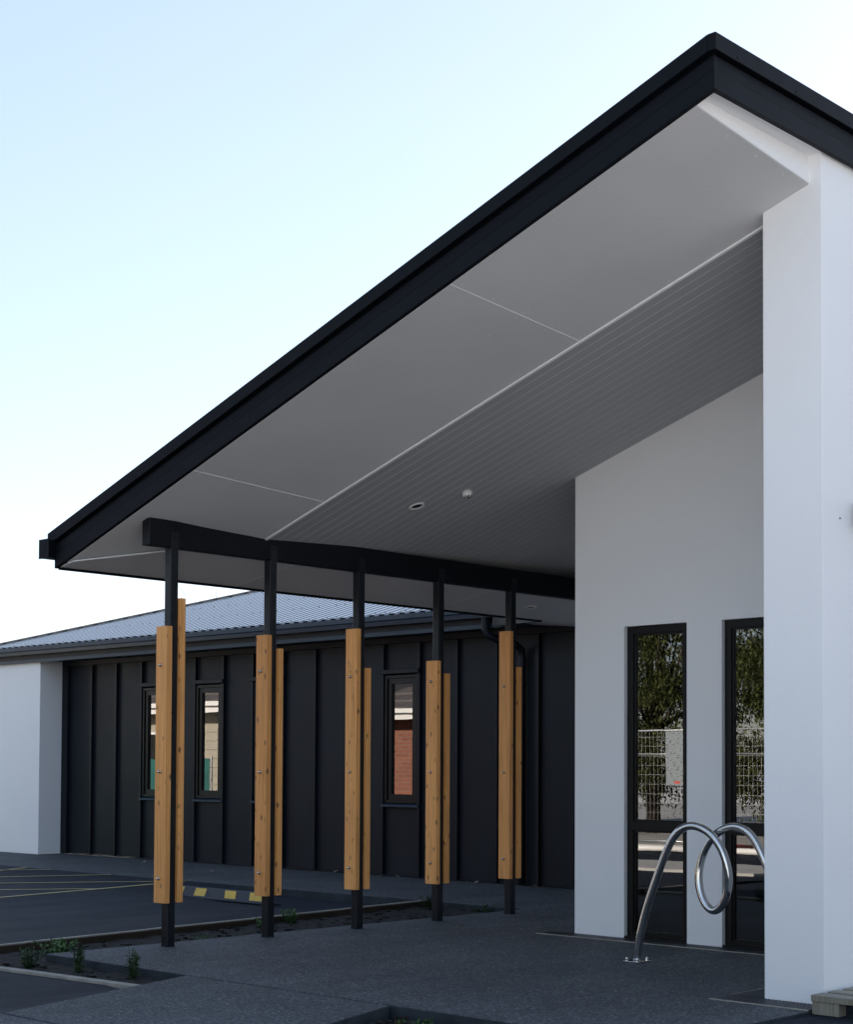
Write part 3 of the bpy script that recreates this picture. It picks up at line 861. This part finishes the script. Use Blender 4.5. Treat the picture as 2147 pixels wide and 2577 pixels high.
# ------------------------------------------------------------------ drain grates
def grate(label, x0, x1, y0, y1, along_y, pos):
    T = thing('drain_grate', label, 'drain grate', (0, 0, 0), 'slotted drains along the white walls')
    obj('channel', MB().box(x0, x1, y0, y1, .0012, .0025), RUB, T)
    fr = MB()
    if along_y:
        fr.box(x0-.006, x0, y0, y1, .001, .008)
    else:
        fr.box(x0, x1, y1, y1+.006, .001, .008)
    obj('edge_strip', fr, EDGEC, T)
    b = MB()
    if along_y:
        y = y0
        while y < y1-.012:
            b.box(x0+.002, x1-.002, y, y+.011, .003, .0075); y += .022
        for k in range(1, 5):
            xx = x0+(x1-x0)*k/5; b.box(xx-.003, xx+.003, y0, y1, .003, .0070)
    else:
        x = x0
        while x < x1-.012:
            b.box(x, x+.011, y0+.002, y1-.002, .003, .0075); x += .022
        for k in range(1, 5):
            yy = y0+(y1-y0)*k/5; b.box(x0, x1, yy-.003, yy+.003, .003, .0070)
    o = obj('grate_bars', b, GRATE, T); o['kind'] = 'stuff'
grate('dark slotted drain strip along the foot of the tall window wall', 9.478, 9.664, 4.97, 7.86, True, 0)
grate('dark slotted drain strip in front of the right-hand pier', 7.46, 7.667, 4.35, 4.96, True, 0)
grate('short dark drain strip on the recess side of the right-hand pier', 7.68, 9.46, 4.745, 4.955, False, 0)

# ------------------------------------------------------------------ wheel stop
T = thing('wheel_stop', 'black rubber wheel stop with yellow reflective patches in the car park', 'wheel stop', (0, 0, 0))
zb = -.075
wy0, wy1 = 11.80, 13.50
pr = [(10.20, zb), (10.37, zb), (10.335, zb+.11), (10.255, zb+.11), (10.215, zb+.025), (10.20, zb+.02)]
ws = MB()
ws.sweep(pr, 0, 0, lambda p: (p[0], wy0 + (.10 if p[1] > zb+.05 else 0), p[1]), lambda p: (p[0], wy1 - (.10 if p[1] > zb+.05 else 0), p[1]))
obj('body', ws, RUB, T, bev=.006)
n_ = Vector((-.085, 0, .04)).normalized()
def face(s, y): return Vector((10.215+.04*s, y, zb+.025+.085*s)) + Vector((-.905, 0, .426))*.003
for (a, b, sk) in ((12.80, 12.975, 0), (12.315, 12.485, -.037), (11.915, 12.105, -.037), (13.16, 13.33, 0)):
    p = MB()
    lo, hi = .06, .94
    p.poly([face(lo, a), face(lo, b), face(hi, b-sk*.7), face(hi, a-sk*.7)])
    obj('yellow_patch', p, YELR, T)

# ------------------------------------------------------------------ pallet
T = thing('pallet', 'weathered timber pallet corner on the asphalt at the lower right', 'pallet', (7.467, 4.337, 0))
T.rotation_euler = (0, 0, 0)
for k in range(6):
    obj('deck_board', MB().box(.001+k*.16, .001+k*.16+.11, -1.1, 0, .071, .087), PALE, T, bev=.002)
for y in (-.10, -.60, -1.09):
    obj('stringer_board', MB().box(.0, 1.0, y, y+.09, .0545, .0705), PALE, T, bev=.002)
obj('stringer_board', MB().box(-.001, .10, -1.1, -.0005, .0535, .0702), PALE, T, bev=.002) if False else None
obj('lead_board', MB().box(-.006, .0, -1.1, -.0, .054, .0865), PALE, T, bev=.002)
for x in (.0, .45, .9):
    for y in (-.158, -.62, -1.09):
        obj('block', MB().box(x, x+.075, y, y+.155, -.014, .0538), PALE, T, bev=.003)
obj('bottom_board', MB().box(.005, .975, -1.085, -1.0, -.0145, -.004), PALE, T)

# ------------------------------------------------------------------ plants
def leaf(b, base, d, ln, wd, droop, up=Vector((0, 0, 1))):
    d = d.normalized(); side = d.cross(up)
    if side.length < 1e-3: side = Vector((1, 0, 0))
    side.normalize()
    p0 = base; p1 = base + d*ln*.5 + up*(-droop*ln*.15); p2 = base + d*ln + up*(-droop*ln*.6)
    nrm = side.cross(d)
    i = len(b.v)
    b.v += [tuple(p0), tuple(p1+side*wd/2+nrm*wd*.15), tuple(p2), tuple(p1-side*wd/2+nrm*wd*.15), tuple(p1-nrm*wd*.05)]
    b.f += [(i, i+1, i+4), (i+1, i+2, i+4), (i+2, i+3, i+4), (i+3, i, i+4)]
def plant(x, y, z, h, r, stems, per_stem, ln, wd, m, label, name='garden_plant', spread=.5):
    T = thing(name, label, 'plant', (x, y, z), 'young plants in the garden beds')
    lv = MB(); st = MB()
    for s in range(stems):
        an = random.uniform(0, 6.28); sp = random.uniform(0.1, 1)*spread
        tip = Vector((math.cos(an)*r*sp, math.sin(an)*r*sp, h*random.uniform(.65, 1.0)))
        base = Vector((math.cos(an)*r*.12, math.sin(an)*r*.12, -.02))
        mid = base.lerp(tip, .5) + Vector((random.uniform(-1, 1), random.uniform(-1, 1), 0))*r*.1
        st.tube([base, mid, tip], .003, 5, rr=[.0035, .0028, .0015])
        for k in range(int(per_stem*1.5)):
            t = (k+.5)/(per_stem*1.5)*.9+.1
            p = base.lerp(mid, t*2) if t < .5 else mid.lerp(tip, t*2-1)
            a2 = random.uniform(0, 6.28)
            el = random.uniform(-.1, .8)
            leaf(lv, p, Vector((math.cos(a2)*math.cos(el), math.sin(a2)*math.cos(el), math.sin(el))), ln*random.uniform(.6, 1.1), wd*random.uniform(.7, 1.2), random.uniform(.1, .8))
        leaf(lv, tip, Vector((random.uniform(-.4, .4), random.uniform(-.4, .4), 1)), ln*.7, wd*.7, 0)
    obj('stem', st, LEAFD, T)
    obj('foliage', lv, m, T, fix=False)
plant(5.83, 9.10, -.06, .13, .12, 14, 9, .05, .018, LEAFD, 'dark bushy seedling at the far left of the planted bed', spread=.9)
plant(5.93, 8.70, -.06, .19, .075, 9, 14, .05, .017, LEAFD, 'upright leafy seedling, middle of the row of three by the paving edge', spread=.5)
plant(5.97, 8.18, -.06, .175, .085, 10, 13, .05, .017, LEAFD, 'upright leafy seedling nearest the paving corner, rightmost of the row of three', spread=.6)
plant(6.36, 9.60, -.06, .10, .17, 26, 9, .045, .024, LEAFG, 'spreading fresh green bush against the timber edging', spread=1.0)
plant(8.60, 10.05, -.05, .06, .10, 10, 8, .04, .02, LEAFG, 'low leafy plant left of the second post in the narrow garden strip', spread=.9)
plant(9.05, 10.18, -.05, .10, .10, 12, 8, .045, .022, LEAFG, 'leafy plant showing behind the foot of the second post', spread=.9)
plant(7.60, 9.52, -.06, .05, .10, 10, 6, .03, .014, LEAFG, 'flat patch of weeds behind the foot of the first post', spread=1.0)
plant(10.86, 10.30, -.06, .14, .10, 14, 8, .045, .022, LEAFD, 'small shrub in the garden strip corner behind the fourth post', spread=.8)
plant(11.0, 9.75, -.06, .07, .14, 10, 7, .04, .02, LEAFD, 'low dark plant at the end of the garden strip', spread=1.0)
plant(5.93, 5.68, -.13, .09, .12, 22, 7, .04, .022, LEAFG, 'fresh green ground plant at the bottom edge beside the path corner', spread=1.0)
plant(5.99, 5.88, -.13, .07, .06, 14, 6, .03, .018, LEAFB, 'withered brown plant tucked into the paving corner at the bottom edge', spread=1.0)
# clods of soil and pebbles
st = MB()
for k in range(900):
    if k < 620:
        x = random.uniform(5.6, 11.0); y = random.uniform(7.8, 10.4)
        if not ((x < 6.03 and y > pe(x, 7.9) and x > 5.68) or (9.33 < y < ledge(x)-.05)): continue
    else:
        x = random.uniform(5.0, 6.04); y = random.uniform(5.0, 5.95)
        if y > pe(x, 5.95): continue
    r = random.uniform(.006, .02)
    z = -.050
    pts8 = [(x+random.uniform(.6, 1.2)*r*sx, y+random.uniform(.6, 1.2)*r*sy, z+random.uniform(.5, 1)*r*sz) for sz in (-.5, 1) for sx, sy in ((-1, -1), (1, -1), (1, 1), (-1, 1))]
    st.hexa(pts8)
o = obj('soil_clods', st, SOIL); o['kind'] = 'stuff'; o['label'] = 'loose clods of dark soil scattered over the garden beds'; o['category'] = 'soil clods'
for k, (x, y) in enumerate([(13.18, 14.07), (13.16, 12.93), (13.15, 13.25), (13.08, 11.72), (13.15, 10.88), (9.432, 8.602), (12.7, 17.2), (12.2, 15.1)]):
    lb = MB(); leaf(lb, Vector((0, 0, .004)), Vector((math.cos(k*2.1), math.sin(k*2.1), .25)), .07, .045, -.2)
    o = obj('dry_leaf', lb, DRY, loc=(x, y, .001), fix=False)
    tag(o, 'pale dry leaf on the paving ' + ['at the cladding foot, left of the middle post', 'at the cladding foot below the fourth window', 'at the cladding foot just left of the fourth window',
        'left of the fifth post, near the wall', 'at the cladding foot right of the fifth post', 'in the open before the fourth post',
        'along the footpath, left of the first post', 'on the footpath beside the second post'][k], 'leaf', 'dry leaves on the paving')

# ------------------------------------------------------------------ what the windows mirror: fence, trees, houses beyond the car park
def fence_panel(x, y0, y1, label, slip=0):
    T = thing('fence_panel', label, 'fence', (x, y0, 0), 'temporary fence panels across the car park')
    L = y1-y0
    fr = MB()
    fr.tube([(0, .02, .05), (0, .02, 1.88), (0, L-.02, 1.88), (0, L-.02, .05)], .02, 8)
    fr.tube([(0, .02, .12), (0, L-.02, .12)], .016, 8); fr.tube([(0, .02, 1.5), (0, L-.02, 1.5)], .014, 8)
    obj('frame', fr, GALV, T, smooth=True)
    wr = MB(); y = .1
    while y < L-.05:
        wr.box(-.0012, .0012, y-.0014, y+.0014, .12, 1.87); y += .075
    z = .27
    while z < 1.85:
        wr.box(-.0015, .0015, .03, L-.03, z-.0017, z+.0017); z += .15
    obj('wire_mesh', wr, GALV, T)
    for yy in (.0, L-.3): obj('foot_block', MB().box(-.3, .3, yy, yy+.28, .0, .12), REDP, T, bev=.02)
fence_panel(-2.0, 10.9, 13.25, 'wire mesh temporary fence panel mirrored at the right of the tall windows')
fence_panel(-2.0, 13.3, 15.65, 'wire mesh temporary fence panel carrying the notice, mirrored in the tall windows')
fence_panel(-2.0, 15.7, 18.05, 'wire mesh temporary fence panel farthest along, mirrored in the left tall window')
T = thing('notice_board', 'pale printed site notice on the fence, mirrored in the left tall window', 'notice', (-1.96, 13.35, 1.0))
obj('sheet', MB().box(0, .006, 0, 1.0, 0, .86), SIGN, T)
obj('red_mark', MB().box(.0062, .008, .74, .84, .03, .07), REDP, T)
struct('verge', MB().prism([(-30, 8.4), (-2.6, 8.4), (-2.6, 40), (-30, 40)], -.1, .03), CONC)

def tree(x, y, h, r, seed, label, n=42000, m=LEAFT, name='tree'):
    rnd = random.Random(seed)
    T = thing(name, label, 'tree', (x, y, 0), 'trees beyond the fence')
    tk = MB(); tk.tube([(0, 0, 0), (.05, .03, h*.3), (0, .1, h*.6), (.05, 0, h*.85)], 1, 8, rr=[.16, .13, .08, .03])
    cl = []
    for k in range(80):
        a = rnd.uniform(0, 6.28); el = rnd.uniform(-1.2, 1.3); q = rnd.uniform(.4, 1)
        c = Vector((math.cos(a)*math.cos(el)*r*q, math.sin(a)*math.cos(el)*r*q, h*.5+math.sin(el)*h*.48*q))
        cl.append((c, rnd.uniform(.3, .6)))
        if k < 14: tk.tube([(0, .05, h*.35), tuple(c*.6+Vector((0, 0, h*.1))), tuple(c)], 1, 5, rr=[.05, .03, .01])
    obj('trunk', tk, BARK, T, smooth=True)
    lv = MB()
    for k in range(n):
        c, cr_ = cl[rnd.randrange(len(cl))]
        d = Vector((rnd.gauss(0, 1), rnd.gauss(0, 1), rnd.gauss(0, .8)))
        p = c + d*cr_*.55
        if p.z < .25: p.z = .25+rnd.random()*.4
        leaf(lv, p, Vector((rnd.gauss(0, 1), rnd.gauss(0, 1), rnd.gauss(-.3, .7))), rnd.uniform(.07, .13), rnd.uniform(.032, .055), rnd.uniform(0, 1))
    obj('crown', lv, m, T, fix=False)
tree(-6.0, 13.6, 5.2, 2.2, 1, 'dense leafy tree behind the fence, mirrored in the right tall window')
tree(-6.6, 17.6, 5.6, 2.4, 2, 'dense leafy tree behind the fence, mirrored in the left tall window')
tree(-7.0, 21.8, 5.0, 2.3, 3, 'dense leafy tree behind the far end of the fence, beyond the mirrored ones')
tree(-6.0, 9.6, 5.0, 2.1, 4, 'dense leafy tree behind the near end of the fence, right of the mirrored ones')
for k, (x, y) in enumerate(((-1.2, 14.3), (-1.3, 12.2))):
    o = obj('pipe_stack', MB().tube([(x, y-1.2, .05), (x, y+1.2, .05)], .045, 10).tube([(x+.11, y-1.1, .05), (x+.11, y+1.3, .05)], .045, 10), WPAINT, smooth=True)
    tag(o, ['pair of white pipes lying before the middle fence panel', 'pair of white pipes lying before the right fence panel'][k], 'pipes', 'white pipes on the ground by the fence')

def house(name, x, y0, y1, wallm, roofm, label, eave, weather):
    T = thing(name, label, 'house', (x, y0, 0))
    L = y1-y0
    obj('wall', MB().box(-7, 0, 0, L, 0, eave), wallm, T)
    if weather:
        for k in range(int(eave/.18)):
            obj('weatherboard', MB().hexa([(0.001, .0, k*.18), (.024, .0, k*.18), (.024, L, k*.18), (.001, L, k*.18), (.001, 0, k*.18+.175), (.006, 0, k*.18+.175), (.006, L, k*.18+.175), (.001, L, k*.18+.175)]), wallm, T)
    obj('soffit', MB().box(.03, .5, -.4, L+.4, eave-.02, eave), WPAINT, T)
    obj('fascia', MB().box(.5, .53, -.42, L+.42, eave-.06, eave+.06), WPAINT, T)
    g = MB().box(.535, .62, -.42, L+.42, eave+.065, eave+.16)
    obj('gutter', g, WPAINT, T, bev=.01)
    rf = obj('roof', MB().hexa([(.56, -.45, eave+.14), (-7.5, -.45, eave+.14), (-7.5, L+.45, eave+.14), (.56, L+.45, eave+.14),
                                (-3.3, 2.5, eave+1.9), (-3.7, 2.5, eave+1.9), (-3.7, L-2.5, eave+1.9), (-3.3, L-2.5, eave+1.9)]), roofm, T)
    for k in range(10):
        t = k/10; xx = .56-3.86*t; zz = eave+.14+1.76*t
        obj('tile_course', MB().hexa([(xx-.4, -.4+2.9*t, zz+.13), (xx, -.4+2.9*t, zz-.03), (xx, L+.4-2.9*t, zz-.03), (xx-.4, L+.4-2.9*t, zz+.13),
                                      (xx-.4, -.4+2.9*t, zz+.19), (xx, -.4+2.9*t, zz+.045), (xx, L+.4-2.9*t, zz+.045), (xx-.4, L+.4-2.9*t, zz+.19)]), roofm, rf)
    for yy in ((L*.2, L*.7) if L > 5 else (.25,)):
        wd = obj('window', MB().box(.026, .06, yy, yy+1.3, .95, 2.0), WPAINT, T)
        obj('glass_pane', MB().box(.061, .064, yy+.06, yy+1.24, 1.0, 1.95), BLACKP, wd)
house('brick_house', 2.4, 20.9, 24.4, BRICK, TILE, 'red brick house with white gutter, mirrored in the right small wing window', 2.32, False)
house('cream_house', 5.6, 25.2, 34.0, CREAM, TILE, 'cream weatherboard house with white gutter, mirrored in the left small wing windows', 2.42, True)
o = MB()
for k in range(30):
    a, b_ = 21.9+k*.12, 21.9+(k+1)*.12
    za, zb_ = 1.40+.025*math.sin(k*.9), 1.40+.025*math.sin((k+1)*.9)
    xa, xb = 9.0+.03*math.sin(k*1.7), 9.0+.03*math.sin((k+1)*1.7)
    o.poly([(xa, a, .02), (xb, b_, .02), (xb, b_, zb_), (xa, a, za)])
    o.poly([(xa-.004, a, .02), (xb-.004, b_, .02), (xb-.004, b_, zb_), (xa-.004, a, za)])
T = thing('shade_cloth_fence', 'teal shade cloth screen on posts, mirrored low in the small wing windows', 'screen')
obj('cloth', o, TEAL, T, smooth=True)
for y in (21.9, 23.1, 24.3, 25.48): obj('post', MB().tube([(8.96, y, 0), (8.96, y, 1.45)], .02, 8), GALV, T)
# bare twigs far behind the metal roof
T = thing('bare_tree', 'thin bare treetop just showing above the metal hip roof', 'tree', (25, 31.6, 0))
tw = MB(); rnd = random.Random(5)
def branch(p, d, ln, r, lev):
    q = p+d*ln
    tw.tube([p, p.lerp(q, .5)+Vector((rnd.gauss(0, 1), rnd.gauss(0, 1), 0))*ln*.04, q], 1, 5, rr=[r, r*.8, r*.6])
    if lev:
        for k in range(3 if lev > 1 else 2):
            branch(q-d*ln*rnd.uniform(0, .4), (d+Vector((rnd.gauss(0, .38), rnd.gauss(0, .38), rnd.gauss(.1, .2)))).normalized(), ln*rnd.uniform(.5, .75), r*.55, lev-1)
branch(Vector((0, 0, 0)), Vector((0, 0, 1)), 2.75, .022, 4)
obj('trunk', tw, BARK, T)
